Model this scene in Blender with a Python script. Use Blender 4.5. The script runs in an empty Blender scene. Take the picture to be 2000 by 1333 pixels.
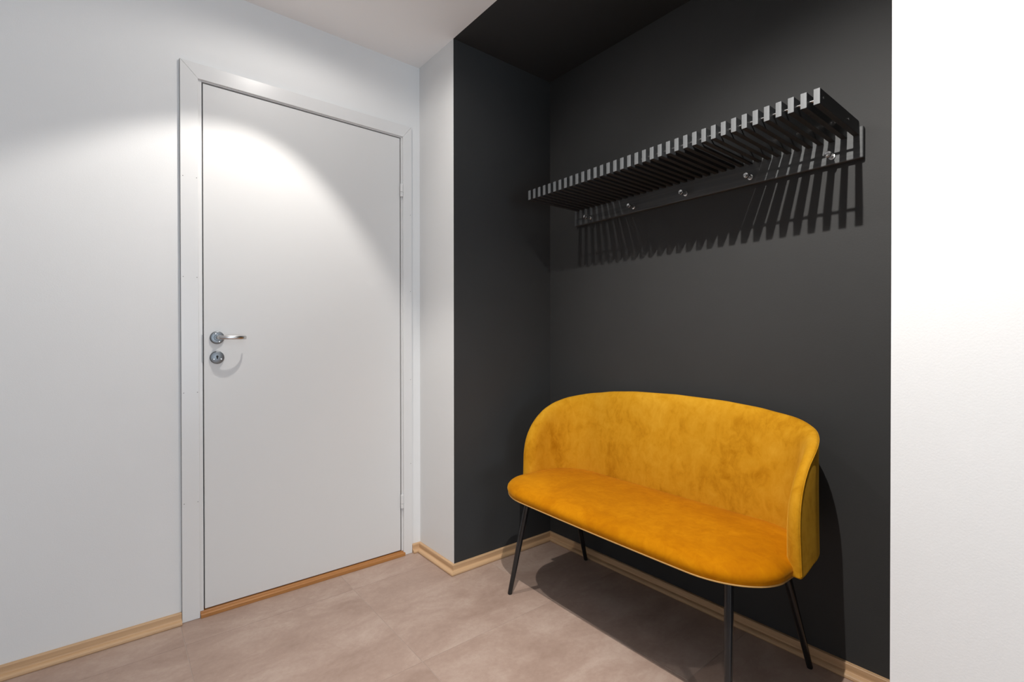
import bpy, bmesh, math, random
import numpy as np
from mathutils import Vector, Matrix

random.seed(7)
sc = bpy.context.scene
col = sc.collection

# ------------------------------------------------------------------ room numbers (metres)
YD = 2.2239          # door wall plane
XC = 1.2106          # plane of the white pier / right wall
YE = 1.9042          # left side of the niche
YF = 0.2794          # right side of the niche
XN = 1.8188          # back of the niche
H = 2.4454           # ceiling
XW, YW = -2.4, -3.0  # far sides of the hall, behind the camera
T = 0.12             # wall thickness

# ------------------------------------------------------------------ camera
cam_d = bpy.data.cameras.new('camera')
cam = bpy.data.objects.new('camera', cam_d)
col.objects.link(cam)
f_px, yaw, pitch, roll = 955.34, 0.8861, 0.0056, -0.0008
cam_d.sensor_fit = 'HORIZONTAL'
cam_d.sensor_width = 36.0
cam_d.lens = 36.0 * f_px / 2000.0
cam_d.clip_start = 0.02
fw = Vector((math.cos(yaw) * math.cos(pitch), math.sin(yaw) * math.cos(pitch), -math.sin(pitch)))
rt = Vector((math.sin(yaw), -math.cos(yaw), 0))
up = rt.cross(fw)
rt2 = math.cos(roll) * rt + math.sin(roll) * up
up2 = -math.sin(roll) * rt + math.cos(roll) * up
M = Matrix.Identity(4)
for i in range(3):
    M[i][0], M[i][1], M[i][2] = rt2[i], up2[i], -fw[i]
M[2][3] = 1.0761
cam.matrix_world = M
sc.camera = cam

# ------------------------------------------------------------------ world, exposure, lights
world = bpy.data.worlds.new('world')
sc.world = world
world.use_nodes = True
bg = world.node_tree.nodes['Background']
bg.inputs[0].default_value = (0.55, 0.70, 1.0, 1)
bg.inputs[1].default_value = 0.6

sc.view_settings.view_transform = 'Standard'
sc.view_settings.look = 'None'
sc.view_settings.gamma = 1.0
sc.view_settings.use_curve_mapping = False
sc.view_settings.exposure = 0.0

WARM = (1.0, 0.955, 0.90)
LAMPS = [((0.585, 0.51), (0.45, -0.05)),      # over the bench end, tilted into the niche
         ((0.565, 1.65), (-0.20, 0.16)),     # by the door, tilted to the door wall
         ((0.575, -0.72), (0.0, 0.0)),       # unseen, added further back in the hall for its light
         ]


def light(name, kind, loc, energy, color, **kw):
    d = bpy.data.lights.new(name, kind)
    d.energy = energy
    d.color = color
    for k, v in kw.items():
        setattr(d, k, v)
    o = bpy.data.objects.new(name, d)
    o.location = loc
    col.objects.link(o)
    return o


def aim(o, d):
    o.rotation_euler = Vector(d).to_track_quat('-Z', 'Y').to_euler()


E_BEAM = (146, 42, 30)
E_SPILL = (0.5, 8, 1)
E_WIN = 60
# main beams
for i, (((x, y), (tx, ty)), e, ang, bl) in enumerate(zip(LAMPS, E_BEAM, (116, 82, 150), (0.9, 0.3, 1.0))):
    o = light('downlight_or_added_beam', 'SPOT', (x, y, H - 0.015), e, WARM, spot_size=math.radians(ang), spot_blend=bl,
              shadow_soft_size=0.009 if i == 0 else 0.016)
    aim(o, (tx, ty, -1))
# glare spilling from the same lamp openings
for i, (((x, y), t), e) in enumerate(zip(LAMPS, E_SPILL)):
    o = light('downlight_spill', 'SPOT', (x, y, H - 0.013), e, WARM, spot_size=math.radians(170), spot_blend=0.33,
              shadow_soft_size=0.018)
    aim(o, (0, 0, -1))
# extra spot added at the door lamp, aimed to light the left slats
o = light('downlight_or_added_beam', 'SPOT', (LAMPS[1][0][0], LAMPS[1][0][1], H - 0.014), 11, WARM, spot_size=math.radians(118), spot_blend=0.9,
          shadow_soft_size=0.016)
aim(o, (0.8, -0.45, -1))
# daylight through an unseen window, placed behind the camera to suit the light
o = light('window_daylight', 'AREA', (0.25, YW + 0.03, 1.02), E_WIN, (0.74, 0.88, 1.0), shape='RECTANGLE', size=1.3, size_y=1.8)
aim(o, (0, 1, 1.0))


# ------------------------------------------------------------------ materials
def mat(name):
    m = bpy.data.materials.new(name)
    m.use_nodes = True
    nt = m.node_tree
    return m, nt, nt.nodes['Principled BSDF']


def tex_noise(nt, vec, scale, detail=3, rough=0.5, dist=0.0):
    n = nt.nodes.new('ShaderNodeTexNoise')
    n.inputs['Scale'].default_value = scale
    n.inputs['Detail'].default_value = detail
    n.inputs['Roughness'].default_value = rough
    n.inputs['Distortion'].default_value = dist
    if vec is not None:
        nt.links.new(vec, n.inputs['Vector'])
    return n


def ramp(nt, fac, stops):
    r = nt.nodes.new('ShaderNodeValToRGB')
    e = r.color_ramp.elements
    while len(e) < len(stops):
        e.new(0.5)
    for k, (p, c) in enumerate(stops):
        e[k].position = p
        e[k].color = (*c, 1)
    nt.links.new(fac, r.inputs[0])
    return r.outputs[0]


def mapping(nt, src, scale=(1, 1, 1), rot=(0, 0, 0)):
    m = nt.nodes.new('ShaderNodeMapping')
    m.inputs['Scale'].default_value = scale
    m.inputs['Rotation'].default_value = rot
    nt.links.new(src, m.inputs['Vector'])
    return m.outputs[0]


def bump(nt, b, height, strength, dist):
    n = nt.nodes.new('ShaderNodeBump')
    n.inputs['Strength'].default_value = strength
    n.inputs['Distance'].default_value = dist
    nt.links.new(height, n.inputs['Height'])
    nt.links.new(n.outputs[0], b.inputs['Normal'])


def coord(nt, which='Object'):
    return nt.nodes.new('ShaderNodeTexCoord').outputs[which]


def plain(name, c, rough, metal=0.0, spec=None, bump_scale=None, bump_str=0.1, bump_dist=0.001, var=0.0, vscale=3):
    m, nt, b = mat(name)
    b.inputs['Base Color'].default_value = (*c, 1)
    b.inputs['Roughness'].default_value = rough
    b.inputs['Metallic'].default_value = metal
    if spec is not None:
        b.inputs['Specular IOR Level'].default_value = spec
    if var:
        n = tex_noise(nt, coord(nt), vscale, 4, 0.6)
        lo = tuple(max(0, v * (1 - var)) for v in c)
        hi = tuple(min(1, v * (1 + var)) for v in c)
        nt.links.new(ramp(nt, n.outputs[0], [(0.3, lo), (0.7, hi)]), b.inputs['Base Color'])
    if bump_scale:
        n = tex_noise(nt, coord(nt), bump_scale, 3, 0.6)
        bump(nt, b, n.outputs[0], bump_str, bump_dist)
    return m


M_WHITE = plain('white_wall_paint', (0.80, 0.80, 0.795), 0.75, bump_scale=260, bump_str=0.12, bump_dist=0.0015, var=0.012, vscale=2)
M_CEIL = plain('white_ceiling_paint', (0.94, 0.925, 0.915), 0.9, bump_scale=200, bump_str=0.08, bump_dist=0.001)
M_DARK = plain('charcoal_wall_paint', (0.0425, 0.0432, 0.0436), 0.62, spec=0.2, bump_scale=240, bump_str=0.16, bump_dist=0.0015, var=0.06, vscale=2)
M_LACQ = plain('white_lacquer', (0.76, 0.757, 0.75), 0.32, var=0.01)
M_LEAF = plain('white_door_lacquer', (0.74, 0.735, 0.725), 0.42, bump_scale=350, bump_str=0.03, bump_dist=0.0005)
M_STEEL = plain('brushed_steel', (0.62, 0.62, 0.62), 0.26, 1.0, bump_scale=500, bump_str=0.03, bump_dist=0.0003)
M_ZINC = plain('grey_zinc_steel', (0.23, 0.245, 0.26), 0.42, 1.0, bump_scale=300, bump_str=0.05, bump_dist=0.0003)
M_HOLE = plain('keyhole_black', (0.006, 0.006, 0.006), 0.6)
M_GREYPLATE = plain('dull_grey_steel', (0.25, 0.24, 0.23), 0.45, 0.8)
M_LEG = plain('black_powder_coated_steel', (0.012, 0.012, 0.013), 0.18, bump_scale=600, bump_str=0.03, bump_dist=0.0003)
M_RUBBER = plain('black_plastic_glide', (0.01, 0.01, 0.01), 0.5)
M_GROUT = plain('beige_grout', (0.46, 0.365, 0.315), 0.9, var=0.08, vscale=20)
M_CASEDGE = plain('grey_casing_edge', (0.20, 0.195, 0.185), 0.9, var=0.1, vscale=40)  # darker grey for the outer side face of the left casing
M_UNDER = plain('black_underside_cloth', (0.015, 0.014, 0.013), 0.9, bump_scale=400)


def wood(name, c0, c1, axis, rough, grain=14.0, bumps=0.15):
    m, nt, b = mat(name)
    s = [grain * 4, grain * 4, grain * 4]
    s[axis] = grain * 0.12
    v = mapping(nt, coord(nt), tuple(s))
    n = tex_noise(nt, v, 1.0, 5, 0.6, 0.6)
    nt.links.new(ramp(nt, n.outputs[0], [(0.3, c0), (0.68, c1)]), b.inputs['Base Color'])
    b.inputs['Roughness'].default_value = rough
    bump(nt, b, n.outputs[0], bumps, 0.0006)
    return m


OAK0, OAK1 = (0.50, 0.310, 0.165), (0.64, 0.420, 0.240)
M_OAKX = wood('light_oak_along_x', OAK0, OAK1, 0, 0.5)
M_OAKY = wood('light_oak_along_y', OAK0, OAK1, 1, 0.5)
M_SILL = wood('amber_oak_threshold', (0.33, 0.125, 0.030), (0.47, 0.21, 0.062), 0, 0.38)
M_RACKX = wood('black_stained_oak_slat', (0.022, 0.024, 0.026), (0.040, 0.043, 0.046), 0, 0.55, 18, 0.1)
M_RACKE = wood('black_stained_oak_lit_end', (0.088, 0.094, 0.099), (0.130, 0.138, 0.144), 2, 0.55, 30, 0.15)  # slat fronts coloured lighter to paint in the lamp light they catch
M_RACKY = wood('black_stained_oak_rail', (0.048, 0.052, 0.055), (0.080, 0.086, 0.090), 1, 0.5, 18, 0.1)


def tile_material():
    m, nt, b = mat('greige_concrete_porcelain')
    oi = nt.nodes.new('ShaderNodeObjectInfo')
    mul = nt.nodes.new('ShaderNodeVectorMath'); mul.operation = 'SCALE'
    cmb = nt.nodes.new('ShaderNodeCombineXYZ')
    for k in range(3):
        nt.links.new(oi.outputs['Random'], cmb.inputs[k])
    nt.links.new(cmb.outputs[0], mul.inputs[0]); mul.inputs['Scale'].default_value = 37.0
    add = nt.nodes.new('ShaderNodeVectorMath'); add.operation = 'ADD'
    nt.links.new(coord(nt), add.inputs[0]); nt.links.new(mul.outputs[0], add.inputs[1])
    v = mapping(nt, add.outputs[0], (1.0, 1.7, 1.0), (0, 0, 0.25))
    n1 = tex_noise(nt, v, 3.4, 9, 0.66, 0.35)
    v2 = mapping(nt, add.outputs[0], (1, 1, 1))
    n2 = tex_noise(nt, v2, 60, 7, 0.75)
    mx = nt.nodes.new('ShaderNodeMix'); mx.data_type = 'FLOAT'
    mx.inputs[0].default_value = 0.22
    nt.links.new(n1.outputs[0], mx.inputs[2]); nt.links.new(n2.outputs[0], mx.inputs[3])
    c = ramp(nt, mx.outputs[0], [(0.32, (0.325, 0.222, 0.174)), (0.50, (0.415, 0.297, 0.240)), (0.68, (0.525, 0.405, 0.338))])
    nt.links.new(c, b.inputs['Base Color'])
    b.inputs['Roughness'].default_value = 0.5
    bump(nt, b, n2.outputs[0], 0.06, 0.0006)
    return m


M_TILE = tile_material()


def velvet(name, deep, mid, pale, marks):
    m, nt, b = mat(name)
    oc = coord(nt)
    big = tex_noise(nt, mapping(nt, oc, (1, 1, 1)), 5.0, 5, 0.62, 0.8)
    sm = tex_noise(nt, mapping(nt, oc, (1.0, 1.0, 0.6)), 34.0, 6, 0.65, 0.6)
    mx = nt.nodes.new('ShaderNodeMix'); mx.data_type = 'FLOAT'
    mx.inputs[0].default_value = 0.42
    nt.links.new(big.outputs[0], mx.inputs[2]); nt.links.new(sm.outputs[0], mx.inputs[3])
    c = ramp(nt, mx.outputs[0], [(0.5 - marks, deep), (0.48, mid), (0.5 + marks, pale)])
    nt.links.new(c, b.inputs['Base Color'])
    b.inputs['Roughness'].default_value = 0.85
    b.inputs['Specular IOR Level'].default_value = 0.06
    b.inputs['Sheen Weight'].default_value = 0.5
    b.inputs['Sheen Roughness'].default_value = 0.35
    b.inputs['Sheen Tint'].default_value = (1.0, 0.62, 0.10, 1)
    fine = tex_noise(nt, mapping(nt, oc, (1, 1, 1)), 700, 2, 0.5)
    bump(nt, b, fine.outputs[0], 0.15, 0.0008)
    return m


M_VELS = velvet('mustard_velvet_seat', (0.40, 0.125, 0.0003), (0.49, 0.170, 0.0006), (0.62, 0.245, 0.003), 0.2)
M_VELB = velvet('mustard_velvet_back', (0.43, 0.175, 0.004), (0.59, 0.280, 0.013), (0.68, 0.355, 0.028), 0.17)
M_PIPE = plain('pale_mustard_piping', (0.50, 0.29, 0.09), 0.8, bump_scale=500)


def emit(name, c, s):
    m, nt, b = mat(name)
    b.inputs['Base Color'].default_value = (0.8, 0.8, 0.8, 1)
    b.inputs['Emission Color'].default_value = (*c, 1)
    b.inputs['Emission Strength'].default_value = s
    return m


M_LAMP = emit('lamp_lens', WARM, 6.0)


def glass_mat():
    m = bpy.data.materials.new('window_glass')
    m.use_nodes = True
    nt = m.node_tree
    nt.nodes.clear()
    out = nt.nodes.new('ShaderNodeOutputMaterial')
    mixs = nt.nodes.new('ShaderNodeMixShader')
    tr = nt.nodes.new('ShaderNodeBsdfTransparent')
    gl = nt.nodes.new('ShaderNodeBsdfGlossy')
    gl.inputs['Roughness'].default_value = 0.02
    mixs.inputs[0].default_value = 0.08
    nt.links.new(tr.outputs[0], mixs.inputs[1]); nt.links.new(gl.outputs[0], mixs.inputs[2])
    nt.links.new(mixs.outputs[0], out.inputs[0])
    return m


M_GLASS = glass_mat()


# ------------------------------------------------------------------ mesh helpers
def finish(name, bm, mats, parent=None, smooth=False, loc=None, crisp=True):
    bmesh.ops.recalc_face_normals(bm, faces=bm.faces)
    if smooth and crisp:
        for e in bm.edges:
            if len(e.link_faces) == 2 and e.calc_face_angle(0.0) > math.radians(38):
                e.smooth = False
    me = bpy.data.meshes.new(name)
    bm.to_mesh(me)
    bm.free()
    for m in (mats if isinstance(mats, (list, tuple)) else [mats]):
        me.materials.append(m)
    if smooth:
        for p in me.polygons:
            p.use_smooth = True
    o = bpy.data.objects.new(name, me)
    if loc:
        o.location = loc
    col.objects.link(o)
    if parent:
        o.parent = parent
    return o


def raw(name, verts, faces, m, parent=None, smooth=True):
    me = bpy.data.meshes.new(name)
    me.from_pydata([tuple(v) for v in verts], [], faces)
    me.update()
    bm = bmesh.new(); bm.from_mesh(me)
    bpy.data.meshes.remove(me)
    bmesh.ops.remove_doubles(bm, verts=bm.verts, dist=0.0002)
    return finish(name, bm, m, parent, smooth)


def box(bm, x0, x1, y0, y1, z0, z1, mi=0, face_mats=None, bev=0.0):
    """face_mats: {'-x': 1, ...}"""
    vs = [bm.verts.new(p) for p in ((x0, y0, z0), (x1, y0, z0), (x1, y1, z0), (x0, y1, z0),
                                    (x0, y0, z1), (x1, y0, z1), (x1, y1, z1), (x0, y1, z1))]
    idx = {'-z': (0, 3, 2, 1), '+z': (4, 5, 6, 7), '-y': (0, 1, 5, 4), '+x': (1, 2, 6, 5), '+y': (2, 3, 7, 6), '-x': (3, 0, 4, 7)}
    fs = []
    for k, q in idx.items():
        f = bm.faces.new([vs[i] for i in q])
        f.material_index = (face_mats or {}).get(k, mi)
        fs.append(f)
    if bev > 0:
        es = {e for f in fs for e in f.edges}
        bmesh.ops.bevel(bm, geom=list(es), offset=bev, segments=2, affect='EDGES', profile=0.5)
    return fs


def prism(bm, poly, axis, a, b):
    """extrude a 2D polygon along an axis (0 x, 1 y, 2 z)"""
    def P(p, t):
        if axis == 0: return (t, p[0], p[1])
        if axis == 1: return (p[0], t, p[1])
        return (p[0], p[1], t)
    v0 = [bm.verts.new(P(p, a)) for p in poly]
    v1 = [bm.verts.new(P(p, b)) for p in poly]
    n = len(poly)
    bm.faces.new(v0); bm.faces.new(v1[::-1])
    for i in range(n):
        bm.faces.new((v0[i], v0[(i + 1) % n], v1[(i + 1) % n], v1[i]))


def lathe(bm, prof, seg, mtx=None):
    """prof: [(radius, height)] revolved about local z, then transformed"""
    rings = []
    for r, h in prof:
        ring = []
        if r < 1e-6:
            ring = [bm.verts.new((0, 0, h))]
        else:
            for k in range(seg):
                a = 2 * math.pi * k / seg
                ring.append(bm.verts.new((r * math.cos(a), r * math.sin(a), h)))
        rings.append(ring)
    for A, B in zip(rings, rings[1:]):
        if len(A) == 1 and len(B) == 1:
            continue
        for k in range(seg):
            k2 = (k + 1) % seg
            if len(A) == 1:
                bm.faces.new((A[0], B[k], B[k2]))
            elif len(B) == 1:
                bm.faces.new((A[k], A[k2], B[0]))
            else:
                bm.faces.new((A[k], A[k2], B[k2], B[k]))
    if mtx is not None:
        vs = [v for r in rings for v in r]
        bmesh.ops.transform(bm, matrix=mtx, verts=vs)


def sweep(bm, pts, radii, seg=12, closed=False, flat=None):
    """tube along pts; radii: scalar or list of (side, up) half sizes; flat: fixed up vector"""
    pts = [Vector(p) for p in pts]
    n = len(pts)
    rings = []
    prev_u = None
    for i, p in enumerate(pts):
        if closed:
            t = pts[(i + 1) % n] - pts[i - 1]
        else:
            t = pts[min(i + 1, n - 1)] - pts[max(i - 1, 0)]
        t.normalize()
        if flat is not None:
            u = Vector(flat)
            u = (u - t * u.dot(t)).normalized()
        else:
            if prev_u is None:
                ref = Vector((0, 0, 1)) if abs(t.z) < 0.9 else Vector((1, 0, 0))
                u = (ref - t * ref.dot(t)).normalized()
            else:
                u = (prev_u - t * prev_u.dot(t)).normalized()
        prev_u = u
        s = t.cross(u)
        r = radii[i] if isinstance(radii, list) else radii
        ra, rb = r if isinstance(r, tuple) else (r, r)
        rings.append([bm.verts.new(p + s * (ra * math.cos(2 * math.pi * k / seg)) + u * (rb * math.sin(2 * math.pi * k / seg))) for k in range(seg)])
    rng = range(n) if closed else range(n - 1)
    for i in rng:
        A, B = rings[i], rings[(i + 1) % n]
        for k in range(seg):
            bm.faces.new((A[k], A[(k + 1) % seg], B[(k + 1) % seg], B[k]))
    if not closed:
        bm.faces.new(rings[0][::-1]); bm.faces.new(rings[-1])


def tag(o, label, cat=None, group=None, kind=None):
    o['label'] = label
    if cat: o['category'] = cat
    if group: o['group'] = group
    if kind: o['kind'] = kind
    return o


def empty(name, loc=(0, 0, 0), rz=0.0):
    o = bpy.data.objects.new(name, None)
    o.location = loc
    o.rotation_euler = (0, 0, rz)
    o.empty_display_size = 0.1
    col.objects.link(o)
    return o


# ------------------------------------------------------------------ floor
FT = 0.010   # tile thickness
bm = bmesh.new()
box(bm, XW - T, XN + T, YW - T, YD + T, -0.10, -0.0007)
floor = finish('floor', bm, M_GROUT)
tag(floor, 'floor of large greige concrete-look tiles with thin grout lines', 'floor', kind='structure')
PX, PY, X0, Y0, G = 0.6012, 0.6045, 0.1925, 2.0475, 0.0019
for i in range(-5, 4):
    for j in range(-1, 10):
        cx0, cx1 = X0 + i * PX + G / 2, X0 + (i + 1) * PX - G / 2
        cy1, cy0 = Y0 - j * PY - G / 2, Y0 - (j + 1) * PY + G / 2
        parts = []
        a = (max(cx0, XW), min(cx1, XC), max(cy0, YW), min(cy1, YD))
        if a[1] - a[0] > 0.003 and a[3] - a[2] > 0.003: parts.append(a)
        b_ = (max(cx0, XC), min(cx1, XN), max(cy0, YF), min(cy1, YE))
        if b_[1] - b_[0] > 0.003 and b_[3] - b_[2] > 0.003: parts.append(b_)
        if not parts: continue
        if len(parts) == 2 and abs(parts[0][2] - parts[1][2]) < 1e-6 and abs(parts[0][3] - parts[1][3]) < 1e-6:
            parts = [(parts[0][0], parts[1][1], parts[0][2], parts[0][3])]
        bm = bmesh.new()
        for (xa, xb, ya, yb) in parts:
            box(bm, xa, xb, ya, yb, -0.0007, 0.0, bev=0.0 if len(parts) > 1 else 0.0006)
        finish('floor_tile', bm, M_TILE, floor)

# ------------------------------------------------------------------ walls and ceiling
DX0, DX1, DZ = 0.2723, 1.1034, 2.0635     # door leaf
OX0, OX1, OZ = 0.232, 1.1435, 2.104       # rough opening in the wall
bm = bmesh.new()
box(bm, XW - T, OX0, YD, YD + T, 0, H)
box(bm, OX1, XN + T, YD, YD + T, 0, H)
box(bm, OX0, OX1, YD, YD + T, OZ, H)
tag(finish('wall_back', bm, M_WHITE), 'white painted wall holding the white door', 'wall', kind='structure')
bm = bmesh.new()
box(bm, XC, XN + T, YE, YD, 0, H, 0, {'-y': 1})
tag(finish('wall_pier', bm, [M_WHITE, M_DARK]), 'narrow white wall return beside the door, its niche side charcoal', 'wall', kind='structure')
bm = bmesh.new()
box(bm, XN, XN + T, YF, YE, 0, H)
tag(finish('wall_niche', bm, M_DARK), 'charcoal back wall of the niche behind the mustard bench', 'wall', kind='structure')
bm = bmesh.new()
box(bm, XC, XN + T, YW - T, YF, 0, H, 0, {'+y': 1})
tag(finish('wall_right', bm, [M_WHITE, M_DARK]), 'bright white wall at the right edge of the niche', 'wall', kind='structure')
bm = bmesh.new()
box(bm, XW - T, XW, YW, YD, 0, H)
tag(finish('wall_left', bm, M_WHITE), 'white hall wall opposite the niche', 'wall', kind='structure')
bm = bmesh.new()
WX0, WX1, WZ0, WZ1 = -0.50, 1.00, 0.04, 2.08
box(bm, XW - T, WX0, YW - T, YW, 0, H); box(bm, WX1, XC, YW - T, YW, 0, H)
box(bm, WX0, WX1, YW - T, YW, 0, WZ0); box(bm, WX0, WX1, YW - T, YW, WZ1, H)
tag(finish('wall_front', bm, M_WHITE), 'white hall wall with the tall window', 'wall', kind='structure')
bm = bmesh.new()
box(bm, XW - T, XC, YW - T, YD + T, H, H + 0.1)
box(bm, XC, XN + T, YW - T, YF, H, H + 0.1)
box(bm, XC, XN + T, YE, YD + T, H, H + 0.1)
tag(finish('ceiling', bm, M_CEIL), 'smooth white hall ceiling', 'ceiling', kind='structure')
bm = bmesh.new()
box(bm, XC, XN + T, YF, YE, H, H + 0.1)
tag(finish('ceiling_niche', bm, M_DARK), 'charcoal ceiling of the niche above the coat rack', 'ceiling', kind='structure')

# unseen window behind the camera, put in for its daylight
win = empty('window_1', ((WX0 + WX1) / 2, YW - 0.06, WZ0))
tag(win, 'unseen tall white framed window placed in the hall wall for daylight', 'window', kind='structure')
wx, wz = (WX1 - WX0) / 2, WZ1 - WZ0
bm = bmesh.new()
box(bm, -wx, -wx + 0.07, -0.04, 0.04, 0, wz); box(bm, wx - 0.07, wx, -0.04, 0.04, 0, wz)
box(bm, -wx + 0.07, wx - 0.07, -0.04, 0.04, 0, 0.07); box(bm, -wx + 0.07, wx - 0.07, -0.04, 0.04, wz - 0.07, wz)
box(bm, -0.035, 0.035, -0.04, 0.04, 0.07, wz - 0.07)
finish('window_frame', bm, M_LACQ, win)
for s in (-1, 1):
    bm = bmesh.new()
    xa, xb = sorted((s * 0.035, s * (wx - 0.07)))
    box(bm, xa, xb, -0.003, 0.003, 0.07, wz - 0.07)
    finish('pane', bm, M_GLASS, win)

# ------------------------------------------------------------------ oak baseboards
PROF = [(0, 0), (0.029, 0), (0.0305, 0.004), (0.0295, 0.009), (0.026, 0.0128), (0.020, 0.0148), (0.0145, 0.0152),
        (0.0128, 0.0165), (0.0120, 0.020), (0.0120, 0.037), (0.0100, 0.0395), (0, 0.0400)]
E_ = 0.0006


def baseboard(name, p0, p1, n, n0, n1, label):
    """wall foot from p0 to p1 with room normal n; n0 / n1 = normals of the neighbouring boards (None = square end)"""
    bm = bmesh.new()
    ends = []
    for p, nn in ((p0, n0), (p1, n1)):
        ring = []
        for d, z in PROF:
            d = d + E_
            q = Vector((p[0] + n[0] * d, p[1] + n[1] * d, z + E_))
            if nn is not None:
                q.x += nn[0] * d; q.y += nn[1] * d
            ring.append(bm.verts.new(q))
        ends.append(ring)
    k = len(PROF)
    for i in range(k):
        bm.faces.new((ends[0][i], ends[0][(i + 1) % k], ends[1][(i + 1) % k], ends[1][i]))
    bm.faces.new(ends[0]); bm.faces.new(ends[1][::-1])
    o = finish(name, bm, M_OAKX if abs(n[1]) > 0.5 else M_OAKY)
    return tag(o, label, 'baseboard', kind='structure')


nD, nC, nE, nB, nF = (0, -1), (-1, 0), (0, -1), (-1, 0), (0, 1)
CX0, CX1, CZ = 0.1988, 1.1594, 2.129      # casing outer edges
baseboard('baseboard_back', (XW, YD), (CX0 - 0.001, YD), nD, (1, 0), None, 'light oak baseboard left of the white door')
baseboard('baseboard_corner', (CX1 + 0.001, YD), (XC, YD), nD, None, nC, 'short light oak baseboard between door casing and corner')
baseboard('baseboard_pier', (XC, YD), (XC, YE), nC, nD, nE, 'light oak baseboard of the narrow white wall return')
baseboard('baseboard_niche_side', (XC, YE), (XN, YE), nE, nC, nB, 'light oak baseboard along the left side of the niche')
baseboard('baseboard_niche', (XN, YE), (XN, YF), nB, nE, nF, 'light oak baseboard on the niche back wall behind the bench')
baseboard('baseboard_niche_right', (XN, YF), (XC, YF), nF, nB, nC, 'light oak baseboard along the right side of the niche')
baseboard('baseboard_right', (XC, YF), (XC, YW), nC, nF, None, 'light oak baseboard under the bright white right wall')

# ------------------------------------------------------------------ door
CW, CT = 0.058, 0.013
trim = empty('trim_1', (CX0, YD, 0))
tag(trim, 'flat white mitred casing around the door', 'door casing', kind='structure')
ya, yb = YD - CT, YD - 0.0004


def casing(poly, name='casing_board'):
    bm = bmesh.new()
    prism(bm, poly, 1, ya, yb)
    es = [e for e in bm.edges if all(abs(v.co.y - ya) < 1e-6 for v in e.verts)]
    bmesh.ops.bevel(bm, geom=es, offset=0.0015, segments=2, affect='EDGES', profile=0.5)
    bm.normal_update()
    for f in bm.faces:
        if f.calc_center_median().x < CX0 + 0.0003:
            f.material_index = 1
    bmesh.ops.translate(bm, verts=bm.verts, vec=(-CX0, -YD, 0))
    return finish(name, bm, [M_LACQ, M_CASEDGE], trim)


g = 0.0003
casing([(CX0, 0.0006), (CX0 + CW, 0.0006), (CX0 + CW, CZ - CW), (CX0, CZ)])
casing([(CX1 - CW + 0.012, 0.0006), (CX1, 0.0006), (CX1, CZ), (CX1 - CW + 0.012, CZ - CW)])
casing([(CX0 + g, CZ), (CX0 + CW + g, CZ - CW), (CX1 - CW + 0.012 - g, CZ - CW), (CX1 - g, CZ)])
bm = bmesh.new()
lathe(bm, [(0, 0.0004), (0.0014, 0.0003), (0.0017, 0)], 8)
me_nail = bpy.data.meshes.new('nail')
bm.to_mesh(me_nail); bm.free()
me_nail.materials.append(M_GREYPLATE)
for zz in (1.69, 1.31, 0.87, 0.45):
    for xx in (CX0 + 0.008, CX0 + CW - 0.006, CX1 - 0.008):
        n = bpy.data.objects.new('nail', me_nail)
        n.location = (xx - CX0, -CT, zz)
        n.rotation_euler = (math.pi / 2, 0, 0)
        n.parent = trim
        col.objects.link(n)

door = empty('door_1', (DX0, YD, 0))
tag(door, 'flush white door with steel lever handle', 'door', kind='structure')


def dpart(name, bm, m, parent=None, smooth=False):
    bmesh.ops.translate(bm, verts=bm.verts, vec=(-DX0, -YD, 0))
    return finish(name, bm, m, parent or door, smooth)


GAP = 0.004
LY = YD + 0.001      # leaf front face
bm = bmesh.new()
box(bm, DX0 + 0.0015, DX1 - 0.0015, LY, LY + 0.040, 0.0245, DZ, bev=0.0012)
dpart('door_leaf', bm, M_LEAF)
JF = YD - 0.0025
bm = bmesh.new()
for (xa, xb) in ((OX0 + 0.0005, DX0 - GAP + 0.001), (DX1 + GAP - 0.001, OX1 - 0.0005)):
    box(bm, xa, xb, JF, YD + 0.095, 0.0215, OZ - 0.0005)
box(bm, DX0 - GAP + 0.001, DX1 + GAP - 0.001, JF, YD + 0.095, DZ + GAP, OZ - 0.0005)
box(bm, DX0 - GAP + 0.001, DX0 + 0.012, LY + 0.042, YD + 0.095, 0.03, DZ + GAP)      # stop, left
box(bm, DX1 - 0.012, DX1 + GAP - 0.001, LY + 0.042, YD + 0.095, 0.03, DZ + GAP)      # stop, right
box(bm, DX0 + 0.012, DX1 - 0.012, LY + 0.042, YD + 0.095, DZ - 0.012, DZ + GAP)      # stop, head
dpart('door_frame', bm, M_LACQ)
# oak threshold with a stepped front
bm = bmesh.new()
prism(bm, [(YD - 0.021, 0.0006), (YD + 0.095, 0.0006), (YD + 0.095, 0.0205), (YD - 0.004, 0.0205), (YD - 0.006, 0.0175), (YD - 0.0195, 0.0150), (YD - 0.021, 0.0135)],
      0, OX0 + 0.026, OX1 - 0.026)
dpart('threshold', bm, M_SILL)['label'] = 'amber oak threshold'
# hinges
for z0, z1 in ((1.775, 1.838), (0.236, 0.302)):
    hroot = None
    for k, (za, zb) in enumerate(((z0, z0 + 0.021), (z0 + 0.0225, z1))):
        bm = bmesh.new()
        lathe(bm, [(0, za), (0.0066, za), (0.0072, za + 0.001), (0.0072, zb - 0.001), (0.0066, zb), (0, zb)], 16,
              Matrix.Translation((DX1 + 0.0025, YD - 0.0098, 0)))
        if k == 0:
            hroot = dpart('hinge', bm, M_LACQ, None, False)
            hroot['label'] = 'white painted hinge knuckle'
        else:
            dpart('knuckle', bm, M_LACQ, hroot, False)
# latch plate on the frame edge
bm = bmesh.new()
box(bm, DX0 - GAP - 0.0012, DX0 - GAP + 0.0022, YD - 0.0045, YD + 0.03, 0.985, 1.090)
dpart('strike_plate', bm, M_GREYPLATE)['label'] = 'dull grey strike plate'
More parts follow.
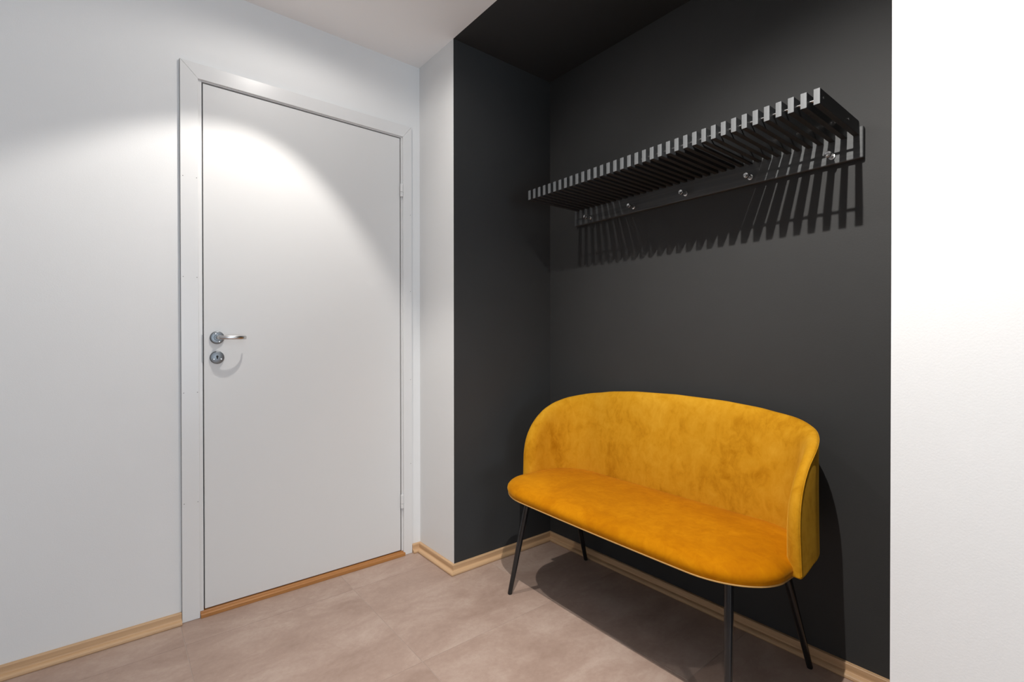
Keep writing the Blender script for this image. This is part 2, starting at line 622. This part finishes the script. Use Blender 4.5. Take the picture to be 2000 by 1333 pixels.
# lever handle
HX, HZ, KZ = 0.3180, 1.0795, 1.0015
toy = Matrix.Rotation(math.pi / 2, 4, 'X')   # local z -> -y
bm = bmesh.new()
lathe(bm, [(0, 0), (0.0245, 0), (0.0250, 0.0015), (0.0250, 0.006), (0.0235, 0.0085), (0.0215, 0.0095), (0.0120, 0.0095), (0.0105, 0.0115), (0, 0.0115)], 40,
      Matrix.Translation((HX, LY, HZ)) @ toy)
rose = dpart('handle_rose', bm, M_ZINC, None, True)
rose['label'] = 'round steel handle rose'
P = [(0.318, 0.008), (0.318, 0.020), (0.318, 0.029)]
R = [(0.0070, 0.0075), (0.0066, 0.0074), (0.0062, 0.0076)]
for k in range(25):
    a = math.radians(180 - 192 * k / 24)
    P.append((0.3655 + 0.0475 * math.cos(a), 0.033 + 0.0225 * math.sin(a)))
    R.append((0.0058 - 0.0030 * k / 24, 0.0078 - 0.0006 * k / 24))
bm = bmesh.new()
sweep(bm, [(x, LY - p, HZ + 0.0005) for x, p in P], R, 16, flat=(0, 0, 1))
lever = dpart('handle_lever', bm, M_STEEL, None, True)
lever['label'] = 'curved brushed steel lever'
bm = bmesh.new()
lathe(bm, [(0, 0), (0.0245, 0), (0.0250, 0.0015), (0.0250, 0.006), (0.0235, 0.0085), (0.0215, 0.0095), (0, 0.0095)], 40,
      Matrix.Translation((HX - 0.0005, LY, KZ)) @ toy)
esc = dpart('key_escutcheon', bm, M_ZINC, None, True)
esc['label'] = 'round steel key escutcheon'
bm = bmesh.new()
kp = [(0.0042 * math.cos(a), 0.0042 * math.sin(a) + 0.003) for a in [math.radians(-50 + 280 * k / 12) for k in range(13)]]
kp += [(-0.0020, -0.0065), (0.0020, -0.0065)]
kp = [(HX - 0.0005 + x, KZ + 0.001 + z) for x, z in kp]
prism(bm, kp, 1, LY - 0.0100, LY - 0.0085)
dpart('keyhole', bm, M_HOLE, esc)
for (par, sx, sz, zc) in ((esc, -0.0125, -0.006, KZ), (esc, 0.0125, -0.006, KZ), (rose, -0.0060, 0.0155, HZ), (rose, 0.0060, -0.0155, HZ)):
    bm = bmesh.new()
    lathe(bm, [(0.0034, 0), (0.0034, 0.0008), (0.0026, 0.0016), (0.0, 0.0010)], 14, Matrix.Translation((HX + sx, LY - 0.0092, zc + sz)) @ toy)
    dpart('screw', bm, M_STEEL, par, True)

# ------------------------------------------------------------------ slatted coat rack on the niche wall
rack = empty('coat_rack', (XN, 1.097, 1.60))
tag(rack, 'black slatted wooden coat rack with steel pegs above the mustard bench', 'coat rack')
RO = Vector((XN, 1.097, 1.60))
SX0, SX1, SZ0, SZ1, ST = 1.4738, 1.7985, 1.7072, 1.7500, 0.0160
RF = 1.7988                       # front of the rail
YR, YL, NS = 0.4968, 1.6876, 37
pitch_s = (YL - YR - ST) / (NS - 1)
poly = [(SX0, SZ0), (SX1, SZ0), (SX1, SZ1 - 0.010)] + \
       [(SX1 - 0.010 + 0.010 * math.cos(a), SZ1 - 0.010 + 0.010 * math.sin(a)) for a in (0.4, 0.8, 1.2)] + \
       [(SX1 - 0.010, SZ1), (SX0, SZ1)]
bm = bmesh.new()
prism(bm, [(x - RO.x, z - RO.z) for x, z in poly], 1, -ST / 2, ST / 2)
bmesh.ops.bevel(bm, geom=list(bm.edges), offset=0.0007, segments=1, affect='EDGES')
bm.normal_update()
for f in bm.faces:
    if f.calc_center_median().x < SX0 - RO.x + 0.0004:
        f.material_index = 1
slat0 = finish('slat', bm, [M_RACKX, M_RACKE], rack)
for k in range(NS):
    s = slat0 if k == 0 else slat0.copy()
    s.location = (0, YR + ST / 2 + pitch_s * k - RO.y, 0)
    if k:
        s.parent = rack
        col.objects.link(s)
bm = bmesh.new()
box(bm, RF - RO.x, -0.0004, 0.4870 - RO.y, 1.7075 - RO.y, 1.6357 - RO.z, 1.7350 - RO.z, bev=0.0035)
finish('rail', bm, M_RACKY, rack)
for rx in (1.4985, 1.700):
    bm = bmesh.new()
    sweep(bm, [(rx - RO.x, YR - 0.0006 - RO.y, 1.7290 - RO.z), (rx - RO.x, YL + 0.0006 - RO.y, 1.7290 - RO.z)], 0.0034, 12)
    finish('rod', bm, M_STEEL, rack, True)['label'] = 'thin steel rod threaded through the slats'
for ky in (1.6010, 1.3452, 1.0900, 0.8306, 0.5710):
    tox = Matrix.Rotation(-math.pi / 2, 4, 'Y')   # local z -> -x
    bm = bmesh.new()
    lathe(bm, [(0, 0), (0.0098, 0), (0.0102, 0.001), (0.0102, 0.0032), (0.0096, 0.004), (0.0062, 0.0044), (0.0060, 0.012), (0.0066, 0.020), (0.0084, 0.027),
               (0.0098, 0.032), (0.0102, 0.037), (0.0098, 0.0395), (0.0088, 0.0403), (0.0072, 0.0396), (0, 0.0390)], 28,
          Matrix.Translation((RF - RO.x, ky - RO.y, 1.6600 - RO.z)) @ tox)
    finish('peg', bm, M_STEEL, rack, True)['label'] = 'polished steel coat peg'

# ------------------------------------------------------------------ mustard velvet bench
bench = empty('bench', (1.500, 1.116, 0), math.radians(-91.0))
tag(bench, 'mustard yellow velvet bench with curved wraparound back and slim black legs', 'bench')

# seat cushion
HW, YFRONT, YBACK = 0.568, -0.245, 0.215


def seat_outline(n=120):
    pts = []
    rf, rb = 0.155, 0.19
    def arc(cx, cy, rx, ry, a0, a1, k):
        for i in range(k):
            a = math.radians(a0 + (a1 - a0) * i / k)
            pts.append((cx + rx * math.cos(a), cy + ry * math.sin(a)))
    arc(HW - 0.20, YFRONT + rf, 0.20, rf, -90, 0, 24)
    arc(HW - rb, YBACK - rb, rb, rb, 0, 90, 20)
    arc(-HW + rb, YBACK - rb, rb, rb, 90, 180, 20)
    arc(-HW + 0.20, YFRONT + rf, 0.20, rf, 180, 270, 24)
    # fill the straight front and back
    out = []
    for a, b in zip(pts, pts[1:] + pts[:1]):
        L = math.hypot(b[0] - a[0], b[1] - a[1])
        k = max(1, int(L / 0.03))
        for i in range(k):
            t = i / k
            out.append((a[0] + (b[0] - a[0]) * t, a[1] + (b[1] - a[1]) * t))
    # slight bow of the front edge
    return [(x, y - 0.010 * max(0.0, 1 - (x / HW) ** 2) * max(0.0, min(1.0, -y / 0.2))) for x, y in out]


ol = seat_outline()
no = len(ol)


def normals2(pl):
    r = []
    for i in range(len(pl)):
        a, b = pl[i - 1], pl[(i + 1) % len(pl)]
        dx, dy = b[0] - a[0], b[1] - a[1]
        L = math.hypot(dx, dy)
        r.append((-dy / L, dx / L))     # inward for a counter-clockwise outline
    return r


nn = normals2(ol)
rings = [(0.030, 0.4150), (0.010, 0.4165), (0.003, 0.4205), (0.0, 0.428), (-0.003, 0.4375), (-0.001, 0.447), (0.006, 0.4560),
         (0.017, 0.4635), (0.034, 0.4695), (0.058, 0.4740), (0.09, 0.4775), (0.125, 0.4800)]
verts, faces = [], []
for d, z in rings:
    e = min(d, 0.030)
    fr = max(0.0, d - 0.030) / 0.21
    for (x, y), (nx, ny) in zip(ol, nn):
        x, y = x + nx * e, y + ny * e
        mx, my = max(-0.33, min(0.33, x)), (YFRONT + YBACK) / 2
        verts.append((x + (mx - x) * fr, y + (my - y) * fr, z))
for r in range(len(rings) - 1):
    for i in range(no):
        a, b = r * no + i, r * no + (i + 1) % no
        faces.append((a, b, b + no, a + no))
base = (len(rings) - 1) * no
cy = (YFRONT + YBACK) / 2
prev = base
for fr, z in ((0.35, 0.4815), (0.7, 0.4824), (1.0, 0.4828)):
    st = len(verts)
    for i in range(no):
        x, y, _ = verts[base + i]
        mx, my = max(-0.33, min(0.33, x)), cy
        verts.append((x + (mx - x) * fr, y + (my - y) * fr, z))
    for i in range(no):
        faces.append((prev + i, prev + (i + 1) % no, st + (i + 1) % no, st + i))
    prev = st
faces.append(tuple(i for i in range(no))[::-1])
seat = raw('seat', verts, faces, M_VELS, bench)
bm = bmesh.new()
sweep(bm, [(x + nx * 0.003, y + ny * 0.003, 0.4185) for (x, y), (nx, ny) in zip(ol, nn)], 0.0024, 8, closed=True)
finish('piping', bm, M_PIPE, seat, True)['label'] = 'pale piping along the bottom edge of the seat'
bm = bmesh.new()
prism(bm, [(x + nx * 0.035, y + ny * 0.035) for (x, y), (nx, ny) in zip(ol, nn)], 2, 0.4040, 0.4155)
finish('seat_base', bm, M_UNDER, bench)

# backrest: a sheet following a U in plan, cut to an outline in (arc length, height), padded with rounded rims
CXa, R_ = 0.395, 0.175          # arc centre |x|, radius
YA = 0.040
TIPY = -0.055
L1 = YA - TIPY                  # straight wing
L2 = R_ * math.pi / 2
L3 = CXa
LT = L1 + L2 + L3               # half length


def path(s):
    """s in [0, 2*LT] from the left tip; returns point and outward normal in plan"""
    mir = s > LT
    t = 2 * LT - s if mir else s
    if t < L1:
        p, n = (-(CXa + R_), TIPY + t), (-1.0, 0.0)
    elif t < L1 + L2:
        a = (t - L1) / R_
        p, n = (-(CXa + R_ * math.cos(a)), YA + R_ * math.sin(a)), (-math.cos(a), math.sin(a))
    else:
        p, n = (-(CXa) + (t - L1 - L2), YA + R_), (0.0, 1.0)
    if mir:
        p, n = (-p[0], p[1]), (-n[0], n[1])
    return p, n


TOPS = [(0.0, 0.545), (0.004, 0.585), (0.012, 0.618), (0.024, 0.646), (0.045, 0.680), (0.075, 0.712), (0.115, 0.742), (0.165, 0.768), (0.23, 0.792),
        (0.32, 0.814), (0.43, 0.832), (0.56, 0.843), (LT, 0.848)]


def top(s):
    t = min(s, 2 * LT - s)
    return float(np.interp(t, [a for a, b in TOPS], [b for a, b in TOPS]))


BOTS = [(0.0, 0.426), (0.008, 0.420), (0.03, 0.423), (0.08, 0.438), (0.13, 0.446), (LT, 0.446)]


def bot(s):
    t = min(s, 2 * LT - s)
    return float(np.interp(t, [a for a, b in BOTS], [b for a, b in BOTS]))


# columns denser near the tips
half = list(np.concatenate([np.array([0, .0006, .0014, .0026, .0042, .0062, .0086, .0115, .015, .019, .0235, .029, .035, .042, .05]),
                            np.arange(0.06, 0.40, 0.0115), np.linspace(0.40, LT, 16)]))
# smooth the top profile
tt = np.linspace(0, LT, 1200)
raw_top = np.interp(tt, [a for a, b in TOPS], [b for a, b in TOPS])
ker = np.hanning(61); ker /= ker.sum()
padded = np.concatenate([raw_top[:1].repeat(30), raw_top, raw_top[-1:].repeat(30)])
sm_top = np.convolve(padded, ker, 'valid')
wgt = np.clip(tt / 0.06, 0, 1)
sm_top = raw_top * (1 - wgt) + sm_top * wgt


def top(s):
    t = min(s, 2 * LT - s)
    return float(np.interp(t, tt, sm_top))


ss = half + [2 * LT - s for s in half[-2::-1]]
jv = np.array([0, .0015, .004, .0075, .0125, .0195, .029, .042, .060, .085, .12, .17, .23, .30, .37, .44, .5])
jv = np.concatenate([jv, 1 - jv[-2::-1]])
# outline polyline for edge distances
ed = [(0.0, bot(0)), (0.0, top(0))]
for s in np.concatenate([np.linspace(0.0003, 0.02, 80), np.linspace(0.0205, 0.1, 80), np.linspace(0.105, LT, 120)]):
    ed.append((float(s), top(float(s))))
ed = np.array(ed)
eA, eB = ed[:-1], ed[1:]
eD = eB - eA
eL = (eD ** 2).sum(1)


def edge_dist(t, z):
    p = np.array([t, z])
    k = np.clip(((p - eA) * eD).sum(1) / eL, 0, 1)
    q = eA + eD * k[:, None]
    return float(np.min(np.hypot(q[:, 0] - t, q[:, 1] - z)))


def thick(d, r, t):
    k = min(d / r, 1.0)
    return t * math.sqrt(max(0.0, 1 - (1 - k) ** 2))


inner, outer = [], []
NJ = len(jv)
for s in ss:
    (px_, py_), (nx, ny) = path(s)
    z0, z1 = bot(s), top(s)
    t = min(s, 2 * LT - s)
    for j in jv:
        z = z0 + (z1 - z0) * j
        onedge = (j == 0 or j == 1 or s == 0 or abs(s - 2 * LT) < 1e-9)
        d = 0.0 if onedge else edge_dist(t, z)
        db = max(0.0, z - z0)                                        # distance from the bottom edge
        lean = max(0.0, ny) ** 1.8 * (0.050 * (z - 0.47) / 0.36)    # the back leans away from the seat
        belly = 0.010 * math.sin(math.pi * min(1, max(0, (z - 0.46) / 0.38))) * max(0.0, ny)
        tin = thick(d, 0.046, 0.030) * thick(db, 0.008, 1.0) + belly * min(1, db / 0.03) * min(1, d / 0.06) ** 2
        tou = thick(min(d, db), 0.006, 0.009) + 0.002 * min(1, d / 0.05)
        ext = 0.012 * abs(nx) ** 2 * max(0.0, min(1.0, 1 - (z - 0.42) / 0.30))   # the wings splay out towards the bottom
        lean += ext
        tin += ext * thick(d, 0.046, 1.0)
        inner.append((px_ + nx * (lean - tin), py_ + ny * (lean - tin), z))
        outer.append((px_ + nx * (lean + tou), py_ + ny * (lean + tou), z))
nS = len(ss)
V = inner + outer
F = []
off = nS * NJ
for i in range(nS - 1):
    for j in range(NJ - 1):
        a = i * NJ + j
        F.append((a, a + 1, a + NJ + 1, a + NJ))
        F.append((off + a, off + a + NJ, off + a + NJ + 1, off + a + 1))
me = bpy.data.meshes.new('backrest')
me.from_pydata(V, [], F)
bm = bmesh.new(); bm.from_mesh(me); bpy.data.meshes.remove(me)
bmesh.ops.remove_doubles(bm, verts=bm.verts, dist=0.00005)
back = finish('backrest', bm, M_VELB, bench, True, None, False)
# seam bead along the outer rim
seam = []
t_of = [0.0] * 8
up_pts = []
for z in np.linspace(bot(0) + 0.004, top(0), 10):
    up_pts.append((0.0, z))
for s in np.concatenate([np.linspace(0.002, 0.1, 24), np.linspace(0.11, 2 * LT - 0.11, 80), np.linspace(2 * LT - 0.1, 2 * LT - 0.002, 24)]):
    up_pts.append((float(s), top(float(s))))
for z in np.linspace(top(0), bot(0) + 0.004, 10):
    up_pts.append((2 * LT, z))
nu = len(up_pts)
for k, (s, z) in enumerate(up_pts):
    a, b = up_pts[max(0, k - 1)], up_pts[min(nu - 1, k + 1)]
    ds, dz = b[0] - a[0], b[1] - a[1]
    L = math.hypot(ds, dz) or 1.0
    s2, z2 = s + 0.005 * dz / L, z - 0.005 * ds / L          # step in from the outline
    s2 = min(max(s2, 0.0), 2 * LT)
    (px_, py_), (nx, ny) = path(s2)
    lean = max(0.0, ny) ** 1.8 * (0.050 * (z2 - 0.47) / 0.36) + 0.012 * abs(nx) ** 2 * max(0.0, min(1.0, 1 - (z2 - 0.42) / 0.30))
    seam.append((px_ + nx * (lean + 0.0092), py_ + ny * (lean + 0.0092), z2))
bm = bmesh.new()
sweep(bm, seam, 0.0013, 6)
finish('seam', bm, M_VELB, back, True)['label'] = 'stitched seam around the rim of the backrest'

# legs
for sx in (-1, 1):
    for (fx, fy, tx, ty) in ((0.475, -0.219, 0.438, -0.145), (0.495, 0.263, 0.460, 0.128)):
        A = Vector((sx * fx, fy, 0.0045)); B = Vector((sx * tx, ty, 0.4130))
        bm = bmesh.new()
        n = 8
        sweep(bm, [A.lerp(B, k / n) for k in range(n + 1)], [0.0092 + 0.0033 * min(1, k / n * 1.4) for k in range(n + 1)], 20)
        leg = finish('leg', bm, M_LEG, bench, True)
        bm = bmesh.new()
        lathe(bm, [(0, 0.0006), (0.0075, 0.0006), (0.0085, 0.0015), (0.0085, 0.0065), (0, 0.0065)], 16, Matrix.Translation((A.x, A.y, 0)))
        finish('glide', bm, M_RUBBER, leg, True)
for sx in (-1, 1):
    bm = bmesh.new()
    sweep(bm, [(sx * 0.438, -0.150, 0.3985), (sx * 0.455, 0.130, 0.3985)], 0.0085, 12)
    finish('stretcher', bm, M_LEG, bench, True)

# ------------------------------------------------------------------ recessed downlights
for k, (((x, y), t), lb) in enumerate(zip(LAMPS, ('white recessed ceiling downlight in front of the coat rack', 'white recessed ceiling downlight in front of the door',
                                                  'unseen white recessed ceiling downlight added deeper in the hall'))):
    d = empty('downlight', (x, y, H))
    tag(d, lb, 'downlight', 'recessed ceiling downlights')
    bm = bmesh.new()
    lathe(bm, [(0.030, -0.0006), (0.043, -0.0006), (0.043, -0.003), (0.040, -0.0048), (0.033, -0.0048), (0.030, -0.003), (0.030, -0.0006)], 32)
    finish('trim_ring', bm, M_LACQ, d, True)
    bm = bmesh.new()
    lathe(bm, [(0, -0.0022), (0.0295, -0.0022), (0.0295, -0.0006), (0, -0.0006)], 32)
    finish('lens', bm, M_LAMP, d)
